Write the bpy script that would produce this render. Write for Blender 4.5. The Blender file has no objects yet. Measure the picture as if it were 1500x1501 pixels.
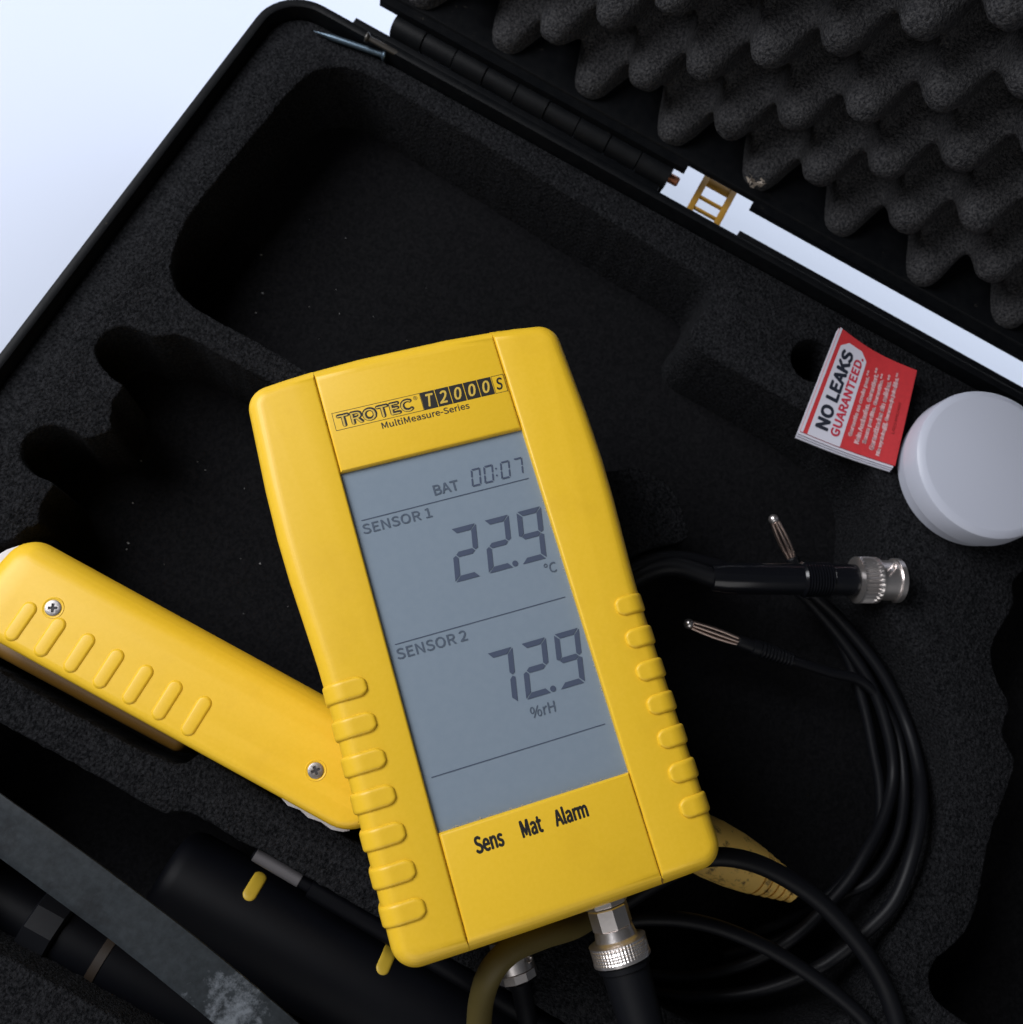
import bpy, bmesh, math, random
from mathutils import Vector, Matrix, noise
from mathutils.geometry import tessellate_polygon

random.seed(7)
S = 0.001                      # all lengths below are in millimetres
scene = bpy.context.scene
col = scene.collection
rad = math.radians

# ------------------------------------------------------------------ camera
ZF = 58.0                      # height of the foam's top face above the table
TILT, ROLL, DIST = rad(16.4), rad(29.0), 308.0
FWD = Vector((0, math.sin(TILT), -math.cos(TILT)))
UP_ = Vector((0, math.cos(TILT), math.sin(TILT)))
RIGHT = Vector((1, 0, 0)) * math.cos(ROLL) + UP_ * math.sin(ROLL)
UP = Vector((-1, 0, 0)) * math.sin(ROLL) + UP_ * math.cos(ROLL)
CAM = Vector((0, 0, ZF)) - DIST * FWD
cam_data = bpy.data.cameras.new('camera')
cam = bpy.data.objects.new('camera', cam_data)
col.objects.link(cam)
cam.matrix_world = Matrix(((RIGHT.x, UP.x, -FWD.x, CAM.x * S), (RIGHT.y, UP.y, -FWD.y, CAM.y * S),
                           (RIGHT.z, UP.z, -FWD.z, CAM.z * S), (0, 0, 0, 1)))
cam_data.sensor_width = 36.0
cam_data.lens = 36.0
cam_data.clip_start = 0.01
cam_data.clip_end = 50.0
cam_data.dof.use_dof = True
cam_data.dof.focus_distance = 0.256
cam_data.dof.aperture_fstop = 22.0
scene.camera = cam

# ------------------------------------------------------------------ light
world = bpy.data.worlds.new('World')
scene.world = world
world.use_nodes = True
bg = world.node_tree.nodes['Background']
bg.inputs[0].default_value = (0.80, 0.88, 1.0, 1)
bg.inputs[1].default_value = 0.04


def area_light(name, loc, target, size, power, color):
    d = bpy.data.lights.new(name, 'AREA')
    d.shape = 'RECTANGLE'
    d.size, d.size_y = size
    d.energy = power
    d.color = color
    o = bpy.data.objects.new(name, d)
    col.objects.link(o)
    o.location = Vector(loc) * S
    v = Vector(target) - Vector(loc)
    o.rotation_euler = v.to_track_quat('-Z', 'Y').to_euler()
    return o


area_light('window_light', (-600, 0, 640), (0, -20, 60), (0.50, 0.50), 8.5, (0.96, 0.965, 1.0))
area_light('viewer_side_fill', (330, -760, 620), (40, 0, 60), (0.9, 0.7), 2.3, (1.0, 0.98, 0.97))  # added soft fill from the viewer's side, lifts lid foam and metal plugs
area_light('table_strip_fill', (160, 800, 300), (120, 170, 0), (1.0, 0.5), 19.5, (0.90, 0.94, 1.0))  # added lamp behind the lid, brightens the table seen through the hinge gap
scene.view_settings.view_transform = 'Standard'
scene.view_settings.look = 'None'
scene.view_settings.exposure = 0.0
scene.view_settings.gamma = 1.0


# ------------------------------------------------------------------ materials
def material(name, base, rough=0.5, metal=0.0, spec=0.5, coat=0.0, speck=None, speck_scale=1500.0, detail=3.0,
             bump=0.0, bump_scale=1500.0, bump_dist=0.0003, wear=None, wear_scale=60.0, wear_at=0.62, wear_w=0.1,
             rough_var=0.0, sheen=0.0):
    m = bpy.data.materials.new(name)
    m.use_nodes = True
    nt = m.node_tree
    bs = nt.nodes['Principled BSDF']
    bs.inputs['Base Color'].default_value = (*base, 1)
    bs.inputs['Roughness'].default_value = rough
    bs.inputs['Metallic'].default_value = metal
    bs.inputs['Specular IOR Level'].default_value = spec
    bs.inputs['Coat Weight'].default_value = coat
    bs.inputs['Coat Roughness'].default_value = 0.08
    bs.inputs['Sheen Weight'].default_value = sheen
    tc = nt.nodes.new('ShaderNodeTexCoord')
    out = None

    def noise_node(scale, det, rgh=0.6):
        n = nt.nodes.new('ShaderNodeTexNoise')
        n.inputs['Scale'].default_value = scale
        n.inputs['Detail'].default_value = det
        n.inputs['Roughness'].default_value = rgh
        nt.links.new(tc.outputs['Object'], n.inputs['Vector'])
        return n

    def ramp(src, a, b, ca, cb):
        r = nt.nodes.new('ShaderNodeValToRGB')
        r.color_ramp.elements[0].position = a
        r.color_ramp.elements[0].color = (*ca, 1)
        r.color_ramp.elements[1].position = b
        r.color_ramp.elements[1].color = (*cb, 1)
        nt.links.new(src, r.inputs['Fac'])
        return r.outputs['Color']
    if speck:
        n = noise_node(speck_scale, detail)
        out = ramp(n.outputs['Fac'], 0.36, 0.66, base, speck)
    if wear:
        n = noise_node(wear_scale, 6.0, 0.7)
        f = ramp(n.outputs['Fac'], wear_at, wear_at + wear_w, (0, 0, 0), (1, 1, 1))
        mx = nt.nodes.new('ShaderNodeMix')
        mx.data_type = 'RGBA'
        nt.links.new(f, mx.inputs['Factor'])
        if out is not None:
            nt.links.new(out, mx.inputs['A'])
        else:
            mx.inputs['A'].default_value = (*base, 1)
        mx.inputs['B'].default_value = (*wear, 1)
        out = mx.outputs['Result']
    if out is not None:
        nt.links.new(out, bs.inputs['Base Color'])
    if rough_var:
        n = noise_node(45.0, 5.0)
        mr = nt.nodes.new('ShaderNodeMapRange')
        mr.inputs['To Min'].default_value = rough - rough_var
        mr.inputs['To Max'].default_value = rough + rough_var
        nt.links.new(n.outputs['Fac'], mr.inputs['Value'])
        nt.links.new(mr.outputs['Result'], bs.inputs['Roughness'])
    if bump:
        n = noise_node(bump_scale, 3.0)
        b = nt.nodes.new('ShaderNodeBump')
        b.inputs['Strength'].default_value = bump
        b.inputs['Distance'].default_value = bump_dist
        nt.links.new(n.outputs['Fac'], b.inputs['Height'])
        nt.links.new(b.outputs['Normal'], bs.inputs['Normal'])
    return m


YEL = (0.80, 0.500, 0.022)
M = {}
M['table'] = material('white_table', (0.415, 0.455, 0.55), 0.6, bump=0.03, bump_scale=300)
M['shell'] = material('black_case_plastic', (0.0022, 0.0027, 0.0036), 0.5, spec=0.12, speck=(0.004, 0.0044, 0.0052), speck_scale=300,
                      wear=(0.05, 0.046, 0.038), wear_scale=260, wear_at=0.66, wear_w=0.09, bump=0.15, bump_scale=900, rough_var=0.1)
M['foam'] = material('charcoal_foam', (0.0026, 0.0030, 0.0038), 0.95, spec=0.08, speck=(0.0190, 0.0196, 0.0220), speck_scale=1250,
                     bump=1.0, bump_scale=1100, bump_dist=0.0012, wear=(0.048, 0.045, 0.042), wear_scale=800, wear_at=0.68, wear_w=0.12)
M['floor'] = material('shade_darkened_floor_foam', (0.0025, 0.0027, 0.0034), 0.95, spec=0.1, speck=(0.0068, 0.0068, 0.0078), speck_scale=900,  # darker than the top foam: the pockets' shade is put into the colour
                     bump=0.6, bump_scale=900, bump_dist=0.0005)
M['egg'] = material('egg_crate_foam', (0.017, 0.0175, 0.020), 0.95, spec=0.08, speck=(0.063, 0.0625, 0.065), speck_scale=1300,
                    bump=1.0, bump_scale=1100, bump_dist=0.0011)
M['yellow'] = material('yellow_plastic', YEL, 0.42, spec=0.45, speck=(0.82, 0.515, 0.028), speck_scale=900,
                       wear=(0.745, 0.455, 0.022), wear_scale=34, wear_at=0.52, wear_w=0.25, bump=0.12, bump_scale=1800, bump_dist=0.00012, rough_var=0.09)
M['grime'] = material('grime', (0.10, 0.055, 0.012), 0.9, spec=0.1)
M['yellow_print'] = material('yellow_print', (0.62, 0.42, 0.06), 0.5)
M['lcd'] = material('lcd_glass', (0.205, 0.257, 0.315), 0.22, spec=0.6, speck=(0.214, 0.266, 0.324), speck_scale=500, coat=0.25)
M['lcd_edge'] = material('lcd_frame', (0.06, 0.055, 0.04), 0.6)
M['segment'] = material('lcd_segment', (0.072, 0.090, 0.138), 0.25, spec=0.6)
M['segment_pale'] = material('lcd_legend', (0.090, 0.115, 0.155), 0.25, spec=0.6)
M['ink'] = material('black_ink', (0.012, 0.011, 0.010), 0.5)
M['ink_soft'] = material('brown_black_ink', (0.035, 0.027, 0.015), 0.5)
M['metal'] = material('nickel_plating', (0.88, 0.83, 0.81), 0.30, metal=0.94, bump=0.05, bump_scale=1200, rough_var=0.08)
M['pin_metal'] = material('plug_spring_metal', (0.62, 0.48, 0.42), 0.36, metal=1.0, rough_var=0.08)
M['screw'] = material('zinc_screw', (0.27, 0.26, 0.255), 0.45, metal=1.0, speck=(0.36, 0.34, 0.33), speck_scale=800, bump=0.2, bump_scale=900)
M['slot'] = material('shaded_slot', (0.035, 0.035, 0.04), 0.7)  # dark colour stands in for the shade inside the shallow cross recess
M['nail'] = material('blued_steel', (0.085, 0.12, 0.155), 0.42, metal=0.8, rough_var=0.1)
M['nail_dark'] = material('dark_steel', (0.07, 0.065, 0.06), 0.45, metal=0.6, wear=(0.12, 0.10, 0.08), wear_scale=200, wear_at=0.55)
M['copper'] = material('copper_pin', (0.30, 0.11, 0.05), 0.45, metal=0.7, wear=(0.05, 0.03, 0.02), wear_scale=600, wear_at=0.5)
M['ochre'] = material('ochre_plastic', (0.36, 0.19, 0.02), 0.5)
M['ochre_dull'] = material('ochre_dull', (0.016, 0.009, 0.004), 0.6)
M['shaded_yellow'] = material('shaded_yellow_plastic', (0.15, 0.075, 0.008), 0.5)  # yellow shell browned in its colour to stand for shade under the handle
M['inlay'] = material('shade_dulled_yellow_inlay', (0.46, 0.31, 0.025), 0.5, wear=(0.25, 0.16, 0.02), wear_scale=300, wear_at=0.66)  # yellow dulled in its colour for pocket shade, plus worn spots
M['rubber'] = material('black_rubber', (0.0045, 0.005, 0.0068), 0.48, spec=0.2, bump=0.05, bump_scale=900, rough_var=0.08)
M['olive'] = material('olive_cable_sheath', (0.105, 0.082, 0.026), 0.5, spec=0.25, bump=0.05, bump_scale=600, rough_var=0.1)
M['cable'] = material('cable_sheath', (0.0050, 0.0054, 0.0072), 0.48, spec=0.18, bump=0.05, bump_scale=600, rough_var=0.1)
M['gloss'] = material('glossy_black_plastic', (0.005, 0.0055, 0.0075), 0.22, spec=0.5, rough_var=0.06)
M['barrel'] = material('satin_black_barrel', (0.0018, 0.0021, 0.0035), 0.52, spec=0.11, bump=0.05, bump_scale=500, rough_var=0.08)
M['yellow_dirty'] = material('dirty_yellow_plastic', (0.78, 0.50, 0.12), 0.6, wear=(0.16, 0.10, 0.03), wear_scale=260, wear_at=0.52, wear_w=0.12)
M['strap'] = material('grey_webbing', (0.010, 0.0135, 0.0165), 0.68, spec=0.25, speck=(0.0175, 0.0225, 0.027), speck_scale=500,
                      wear=(0.005, 0.0065, 0.0085), wear_scale=70, wear_at=0.50, wear_w=0.16, bump=0.3, bump_scale=500, rough_var=0.1)
M['jar'] = material('white_polypropylene', (0.47, 0.495, 0.58), 0.38, spec=0.4, rough_var=0.04)
M['paper'] = material('white_paper', (0.56, 0.56, 0.64), 0.7)
M['red'] = material('red_card', (0.52, 0.030, 0.036), 0.6, speck=(0.47, 0.027, 0.033), speck_scale=700)
M['red_ink'] = material('red_ink', (0.50, 0.03, 0.06), 0.55)
M['pink_ink'] = material('pale_lettering', (0.66, 0.42, 0.44), 0.55)
M['navy'] = material('navy_ink', (0.012, 0.016, 0.03), 0.55)
M['dark_red'] = material('dark_red_ink', (0.16, 0.012, 0.012), 0.55)
M['tape'] = material('white_tape', (0.62, 0.60, 0.62), 0.7)
M['label_grey'] = material('grey_label', (0.085, 0.08, 0.085), 0.6)
M['scrap'] = material('torn_foam', (0.30, 0.26, 0.22), 0.95, spec=0.1)
M['dust'] = material('dust', (0.42, 0.38, 0.28), 0.9, spec=0.1)
M['lint'] = material('lint', (0.20, 0.20, 0.20), 0.9, spec=0.1)


# ------------------------------------------------------------------ helpers
def at(px, py, z):
    """place in the scene (mm) of a spot seen at photo pixel (px, py) and standing at height z"""
    d = FWD + RIGHT * ((px - 750) / 1500.0) - UP * ((py - 750.5) / 1500.0)
    return CAM + d * ((z - CAM.z) / d.z)


def tag(o, label, cat, group=None, kind=None):
    if label: o['label'] = label
    if cat: o['category'] = cat
    if group: o['group'] = group
    if kind: o['kind'] = kind
    return o


def thing(name, label, cat, loc, rotz=0.0, group=None):
    o = bpy.data.objects.new(name, None)
    col.objects.link(o)
    o.location = Vector(loc) * S
    o.rotation_euler = (0, 0, rotz)
    o.empty_display_size = 0.01
    o['base'] = [float(c) for c in loc]
    return tag(o, label, cat, group)


def link(name, me, parent=None, label=None):
    o = bpy.data.objects.new(name, me)
    col.objects.link(o)
    if parent: o.parent = parent
    if label: o['label'] = label
    return o


def mesh_of(name, verts, faces, mat, off=(0, 0, 0), smooth=35):
    me = bpy.data.meshes.new(name)
    ox, oy, oz = off
    me.from_pydata([((v[0] - ox) * S, (v[1] - oy) * S, (v[2] - oz) * S) for v in verts], [], faces)
    me.validate()
    bm = bmesh.new()
    bm.from_mesh(me)
    bmesh.ops.recalc_face_normals(bm, faces=bm.faces[:])
    bm.to_mesh(me)
    bm.free()
    me.materials.append(M[mat])
    if smooth:
        me.shade_smooth()
        me.set_sharp_from_angle(angle=rad(smooth))
    return me


def part(name, geo, mat, parent=None, world=True, smooth=35, label=None):
    """geo = (verts, faces) in mm; world=True: given in scene coordinates, parent's base subtracted"""
    off = tuple(parent['base']) if (parent is not None and world) else (0, 0, 0)
    if parent is not None and 'base' not in parent: off = (0, 0, 0)
    o = link(name, mesh_of(name, geo[0], geo[1], mat, off, smooth), parent, label)
    return o


def sub(name, geo, mat, parent, off, smooth=35, label=None):
    """a part or sub-part whose coordinates are taken relative to off"""
    return link(name, mesh_of(name, geo[0], geo[1], mat, off, smooth), parent, label)


def merge(*geos):
    V, F = [], []
    for v, f in geos:
        n = len(V)
        V += list(v)
        F += [tuple(i + n for i in q) for q in f]
    return V, F


def xf(geo, fn):
    return [fn(Vector(v)) for v in geo[0]], geo[1]


def area2(p):
    return sum(p[i][0] * p[(i + 1) % len(p)][1] - p[(i + 1) % len(p)][0] * p[i][1] for i in range(len(p)))


def ccw(p):
    p = [tuple(q[:2]) for q in p]
    return p if area2(p) > 0 else p[::-1]


def round_poly(pts, radii, seg=6):
    """polygon with rounded corners; pts counter-clockwise, one radius per corner"""
    out = []
    n = len(pts)
    if not isinstance(radii, (list, tuple)): radii = [radii] * n
    for i in range(n):
        p, a, b = Vector(pts[i]), Vector(pts[i - 1]), Vector(pts[(i + 1) % n])
        r = radii[i]
        if r <= 0:
            out.append(tuple(p))
            continue
        da, db = (a - p).normalized(), (b - p).normalized()
        ang = da.angle(db)
        if abs(ang - math.pi) < 0.02:
            out.append(tuple(p))
            continue
        t = r / math.tan(ang / 2)
        c = p + (da + db).normalized() * (r / math.sin(ang / 2))
        s, e = p + da * t - c, p + db * t - c
        a0 = math.atan2(s.y, s.x)
        da_ = math.atan2(e.y, e.x) - a0
        while da_ > math.pi: da_ -= 2 * math.pi
        while da_ < -math.pi: da_ += 2 * math.pi
        for k in range(seg + 1):
            a_ = a0 + da_ * k / seg
            out.append((c.x + r * math.cos(a_), c.y + r * math.sin(a_)))
    return out


def inset(poly, amt):
    """move every edge of a CCW polygon inwards by amt (number, or one per edge i -> i+1)"""
    n = len(poly)
    if not isinstance(amt, (list, tuple)): amt = [amt] * n
    nr = []
    for i in range(n):
        a, b = poly[i], poly[(i + 1) % n]
        dx, dy = b[0] - a[0], b[1] - a[1]
        l = math.hypot(dx, dy) or 1e-9
        nr.append((-dy / l, dx / l))
    out = []
    for i in range(n):
        n1, n2 = nr[i - 1], nr[i]
        d1, d2 = amt[i - 1], amt[i]
        det = n1[0] * n2[1] - n1[1] * n2[0]
        if abs(det) < 0.05:
            mx, my = n1[0] + n2[0], n1[1] + n2[1]
            l = math.hypot(mx, my) or 1e-9
            d = (d1 + d2) / 2
            out.append((poly[i][0] + mx / l * d, poly[i][1] + my / l * d))
        else:
            x = (d1 * n2[1] - d2 * n1[1]) / det
            y = (n1[0] * d2 - n2[0] * d1) / det
            out.append((poly[i][0] + x, poly[i][1] + y))
    return out


def tri(rings):
    """triangles filling the first ring minus the others; indices run over all the rings' points"""
    return [tuple(t) for t in tessellate_polygon([[Vector((p[0], p[1], 0)) for p in r] for r in rings])]


def slab(poly, ztop, zbot, bevel=1.0, bevel_bot=0.0, steps=5):
    """prism of a CCW polygon with its upper rim rounded (bevel: radius, or one per edge)"""
    n = len(poly)
    bv = bevel if isinstance(bevel, (list, tuple)) else [bevel] * n
    big = max(bv)
    levels = [0.0] + [big * (1 - math.cos(math.pi / 2 * k / steps)) for k in range(1, steps + 1)] if big > 0 else [0.0]
    if len(set(bv)) > 1:
        sm = min(b for b in bv if b > 0)
        levels = sorted(set(levels + [sm * (1 - math.cos(math.pi / 2 * k / 3)) for k in range(1, 4)]))
    rings = []
    for z in levels:
        ins = [(b - math.sqrt(max(0.0, b * b - (b - z) ** 2))) if z < b else 0.0 for b in bv]
        rings.append((inset(poly, ins), ztop - z))
    if bevel_bot:
        for k in range(steps + 1):
            a = math.pi / 2 * k / steps
            rings.append((inset(poly, bevel_bot * (1 - math.cos(a))), zbot + bevel_bot * (1 - math.sin(a))))
    else:
        rings.append((poly, zbot))
    V, F = [], []
    for r, z in rings: V += [(p[0], p[1], z) for p in r]
    for k in range(len(rings) - 1):
        for i in range(n):
            j = (i + 1) % n
            F.append((k * n + i, k * n + j, (k + 1) * n + j, (k + 1) * n + i))
    F += tri([rings[0][0]])
    base = (len(rings) - 1) * n
    F += [tuple(base + i for i in t) for t in tri([rings[-1][0]])]
    return V, F


def box(x0, x1, y0, y1, z0, z1, b=0.3):
    return slab([(x0, y0), (x1, y0), (x1, y1), (x0, y1)], z1, z0, b, 0.0, 2)


def spline(pts, per=10):
    P = [Vector(p) for p in pts]
    P = [P[0] * 2 - P[1]] + P + [P[-1] * 2 - P[-2]]
    out = []
    for i in range(1, len(P) - 2):
        for k in range(per):
            t = k / per
            a, b, c, d = P[i - 1], P[i], P[i + 1], P[i + 2]
            out.append(0.5 * ((2 * b) + (c - a) * t + (2 * a - 5 * b + 4 * c - d) * t * t + (3 * b - a - 3 * c + d) * t ** 3))
    out.append(P[-2])
    return out


def tube(pts, r, seg=14):
    """round tube along points; r a number or a function of 0..1"""
    rf = r if callable(r) else (lambda t: r)
    n = len(pts)
    V, F = [], []
    ref = Vector((0, 0, 1))
    side = None
    for i, p in enumerate(pts):
        d = (pts[min(i + 1, n - 1)] - pts[max(i - 1, 0)]).normalized()
        if side is None:
            side = d.cross(ref)
            if side.length < 0.1: side = d.cross(Vector((1, 0, 0)))
        side = (side - d * side.dot(d)).normalized()
        o = d.cross(side)
        q = rf(i / (n - 1))
        for k in range(seg):
            a = 2 * math.pi * k / seg
            V.append(p + side * (q * math.cos(a)) + o * (q * math.sin(a)))
    for i in range(n - 1):
        for k in range(seg):
            j = (k + 1) % seg
            F.append((i * seg + k, i * seg + j, (i + 1) * seg + j, (i + 1) * seg + k))
    F.append(tuple(range(seg)))
    F.append(tuple((n - 1) * seg + k for k in range(seg)))
    return V, F


def lathe(o, d, prof, seg=40, mod=None, flats=None):
    """turned solid from o along d; prof = [(distance, radius), ...]; mod(s, angle) adds to the radius"""
    o, d = Vector(o), Vector(d).normalized()
    side = d.cross(Vector((0, 0, 1)))
    if side.length < 0.1: side = d.cross(Vector((0, 1, 0)))
    side.normalize()
    up = side.cross(d)
    V, F = [], []
    for s, r in prof:
        for k in range(seg):
            a = 2 * math.pi * k / seg
            q = r + (mod(s, a) if mod else 0.0)
            V.append(o + d * s + side * (q * math.cos(a)) + up * (q * math.sin(a)))
    n = len(prof)
    for i in range(n - 1):
        for k in range(seg):
            j = (k + 1) % seg
            F.append((i * seg + k, i * seg + j, (i + 1) * seg + j, (i + 1) * seg + k))
    F.append(tuple(range(seg)))
    F.append(tuple((n - 1) * seg + k for k in range(seg)))
    return V, F


_text_cache = {}
try:                                        # the sans serif that ships inside Blender; otherwise its built-in font
    import os
    SANS = bpy.data.fonts.load(os.path.join(bpy.utils.system_resource('DATAFILES', path='fonts'), 'Noto Sans CJK Regular.woff2'))
except Exception:
    SANS = None


def text_geo(body, x0, y0, x1, y1, shear=0.0, bold=0.0, z=0.0):
    """flat lettering fitted to a rectangle (mm) in the xy plane; bold = extra stroke width in mm"""
    key = body
    if key not in _text_cache:
        cu = bpy.data.curves.new('lettering', 'FONT')
        cu.body = body
        if SANS: cu.font = SANS
        cu.resolution_u = 3
        ob = bpy.data.objects.new('lettering', cu)
        col.objects.link(ob)
        dg = bpy.context.evaluated_depsgraph_get()
        me = bpy.data.meshes.new_from_object(ob.evaluated_get(dg))
        _text_cache[key] = ([tuple(v.co) for v in me.vertices], [tuple(p.vertices) for p in me.polygons])
        bpy.data.objects.remove(ob)
        bpy.data.meshes.remove(me)
        bpy.data.curves.remove(cu)
    V, F = _text_cache[key]
    a0, a1 = min(v[0] for v in V), max(v[0] for v in V)
    b0, b1 = min(v[1] for v in V), max(v[1] for v in V)
    sx, sy = (x1 - x0 - abs(shear) * (y1 - y0) - bold) / (a1 - a0), (y1 - y0 - bold) / (b1 - b0)
    base = [(x0 + bold / 2 + (v[0] - a0) * sx + shear * (v[1] - b0) * sy, y0 + bold / 2 + (v[1] - b0) * sy, z) for v in V]
    if bold <= 0: return base, F
    return merge(*[([(v[0] + dx * bold / 2, v[1] + dy * bold / 2, z + 0.0015 * i) for v in base], F)
                   for i, (dx, dy) in enumerate(((-1, 0), (1, 0), (0, -1), (0, 1), (-0.7, -0.7), (0.7, 0.7), (-0.7, 0.7), (0.7, -0.7)))])


def flat(poly, z):
    poly = ccw(poly)
    return [(p[0], p[1], z) for p in poly], tri([poly])


def rect(x0, y0, x1, y1, z):
    return [(x0, y0, z), (x1, y0, z), (x1, y1, z), (x0, y1, z)], [(0, 1, 2, 3)]


# ------------------------------------------------------------------ the table
t = link('table', mesh_of('table', *merge(([(-2500, -2500, 0), (2500, -2500, 0), (2500, 2500, 0), (-2500, 2500, 0)], [(0, 1, 2, 3)])), 'table', smooth=0))
tag(t, None, None, kind='structure')

# ------------------------------------------------------------------ the case
X0, X1, Y0, Y1 = -150.6, 290.0, -215.0, 119.4
RIM = 63.0
case = thing('carrying_case', 'open black plastic carrying case with charcoal foam pockets and egg crate lid', 'case', (60, -50, 0))


def rounded_rect(x0, x1, y0, y1, r, seg=10):
    return round_poly([(x0, y0), (x1, y0), (x1, y1), (x0, y1)], r, seg)


def shell_geo(outer, levels):
    """open tray: list of (inset, z) rings from the outside bottom over the rim to the inside bottom"""
    V, F = [], []
    n = len(outer)
    for ins, z in levels: V += [(p[0], p[1], z) for p in inset(outer, ins)]
    for k in range(len(levels) - 1):
        for i in range(n):
            j = (i + 1) % n
            F.append((k * n + i, k * n + j, (k + 1) * n + j, (k + 1) * n + i))
    F.append(tuple(range(n)))
    F += [tuple((len(levels) - 1) * n + i for i in t_) for t_ in tri([inset(outer, levels[-1][0])])]
    return V, F


outer = rounded_rect(X0, X1, Y0, Y1, 16)
base_shell = part('base_shell', shell_geo(outer, [(7, 0.3), (3.2, 3), (2.4, 43), (2.2, 55), (0.25, 55.4), (0, 55.8), (0, RIM - 0.8),
                                     (0.25, RIM - 0.2), (0.8, RIM), (2.3, RIM), (2.9, RIM - 0.3), (3.1, RIM - 1), (3.4, 14)]), 'shell', case)
for xa, xb in ((-124, -9.2), (20.9, 262)):
    part('hinge_lip', box(xa, xb, Y1 - 1.0, Y1 + 2.2, 56.5, RIM - 0.35, 0.4), 'shell', case)

# foam insert: block with cut-out pockets
def px_poly(pts, z=ZF):
    return [tuple(at(a, b, z)[:2]) for a, b in pts]


def dense(poly, step=1.8, jit=0.22, seed=0, smooth=0):
    rnd = random.Random(seed)
    P = [Vector(p) for p in poly]
    out = []
    n = len(P)
    for i in range(n):
        a, b = P[i], P[(i + 1) % n]
        k = max(1, int((b - a).length / step))
        for j in range(k): out.append(a.lerp(b, j / k))
    for _ in range(smooth):
        m = len(out)
        out = [(out[i - 1] + out[i] * 2 + out[(i + 1) % m]) / 4 for i in range(m)]
    m = len(out)
    return ccw([(p.x + jit * noise.noise(Vector((p.x * 0.45, p.y * 0.45, seed))) * 2.2 + rnd.uniform(-jit, jit) * 0.5,
                 p.y + jit * noise.noise(Vector((p.x * 0.45, p.y * 0.45, seed + 9))) * 2.2 + rnd.uniform(-jit, jit) * 0.5) for p in out])


def circle(c, r, n=28):
    return [(c[0] + r * math.cos(2 * math.pi * k / n), c[1] + r * math.sin(2 * math.pi * k / n)) for k in range(n)]


POCKET_A = [(500, 97), (470, 99), (447, 112), (425, 135), (352, 222), (277, 316), (252, 370), (249, 400), (262, 430), (292, 455), (380, 502),
            (460, 550), (600, 600), (740, 645), (880, 692), (905, 690), (922, 683), (940, 686), (955, 692), (975, 702), (989, 718), (1000, 745), (1008, 770),
            (1015, 792), (985, 797), (955, 803), (935, 812), (880, 850), (820, 940), (800, 1050), (815, 1180), (850, 1300), (900, 1400), (960, 1470),
            (1060, 1520), (1180, 1520), (1262, 1475), (1290, 1415), (1310, 1365), (1345, 1300), (1378, 1225), (1394, 1165), (1397, 1120), (1390, 1075),
            (1378, 1035), (1354, 980), (1324, 936), (1300, 900), (1288, 865), (1290, 800), (1294, 740), (1286, 695), (1235, 640), (1172, 598),
            (1100, 556), (1031, 518), (1012, 507), (1010, 492), (1016, 476), (1034, 452), (1047, 432), (1040, 414), (1000, 387), (880, 315), (700, 205), (560, 120), (530, 103)]
SLOT = [(1022, 516), (1090, 552), (1172, 600), (1240, 650), (1262, 700), (1200, 700), (1125, 646), (1040, 594), (985, 562), (998, 540)]
POCKET_B = [(397, 560), (317, 517), (277, 494), (262, 490), (247, 490), (236, 492), (227, 496), (217, 490), (207, 485), (194, 479), (180, 477), (165, 481), (153, 488), (142, 499),
            (138, 510), (142, 528), (150, 539), (160, 549), (183, 564), (181, 571), (167, 583), (163, 600), (164, 616), (165, 630), (150, 637), (123, 643),
            (112, 634), (100, 628), (87, 624), (73, 622), (58, 626), (47, 633), (36, 645), (30, 660), (33, 677), (44, 690), (57, 699), (83, 708), (70, 723), (60, 740),
            (57, 772), (40, 772), (20, 792), (0, 797), (-25, 800), (-60, 830), (-80, 880), (-60, 950), (0, 984), (100, 1042), (200, 1097), (262, 1122), (282, 1116),
            (290, 1100), (400, 1168), (500, 1222), (560, 1250), (610, 1230), (650, 1100), (640, 900), (560, 700), (480, 608)]
POCKET_C = [(-45, 1034), (0, 1060), (125, 1128), (245, 1196), (252, 1188), (268, 1188), (290, 1196), (338, 1224), (380, 1246), (550, 1342), (760, 1460), (1000, 1600), (1060, 1660),
            (860, 1900), (500, 1690), (300, 1567), (173, 1493), (0, 1396), (-60, 1362), (-85, 1300), (-75, 1120)]
POCKET_D = [(1600, 800), (1500, 835), (1480, 858), (1491, 878), (1475, 908), (1458, 934), (1453, 958), (1456, 985), (1470, 1012), (1483, 1036), (1474, 1052), (1467, 1070), (1475, 1090), (1491, 1113),
            (1478, 1155), (1453, 1220), (1443, 1270), (1433, 1327), (1420, 1360), (1400, 1384), (1375, 1402), (1363, 1418), (1361, 1440), (1368, 1462), (1395, 1484), (1420, 1500), (1480, 1560), (1700, 1560)]
holes = [dense(px_poly(POCKET_A), 1.8, 0.16, 1, 3), dense(px_poly(POCKET_B), 1.4, 0.2, 2, 1), dense(px_poly(POCKET_C), 1.8, 0.2, 3, 1),
         dense(px_poly(POCKET_D), 1.8, 0.2, 4, 2), ccw(circle(at(1192, 528, ZF)[:2], 7.4))]
floors = [26.0, 24.0, 14.0, 26.0, 22.0]
slot = dense(px_poly(SLOT, 26.0), 1.8, 0.1, 5, 2)
foam_out = [p for p in inset(outer, 3.7)]


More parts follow.
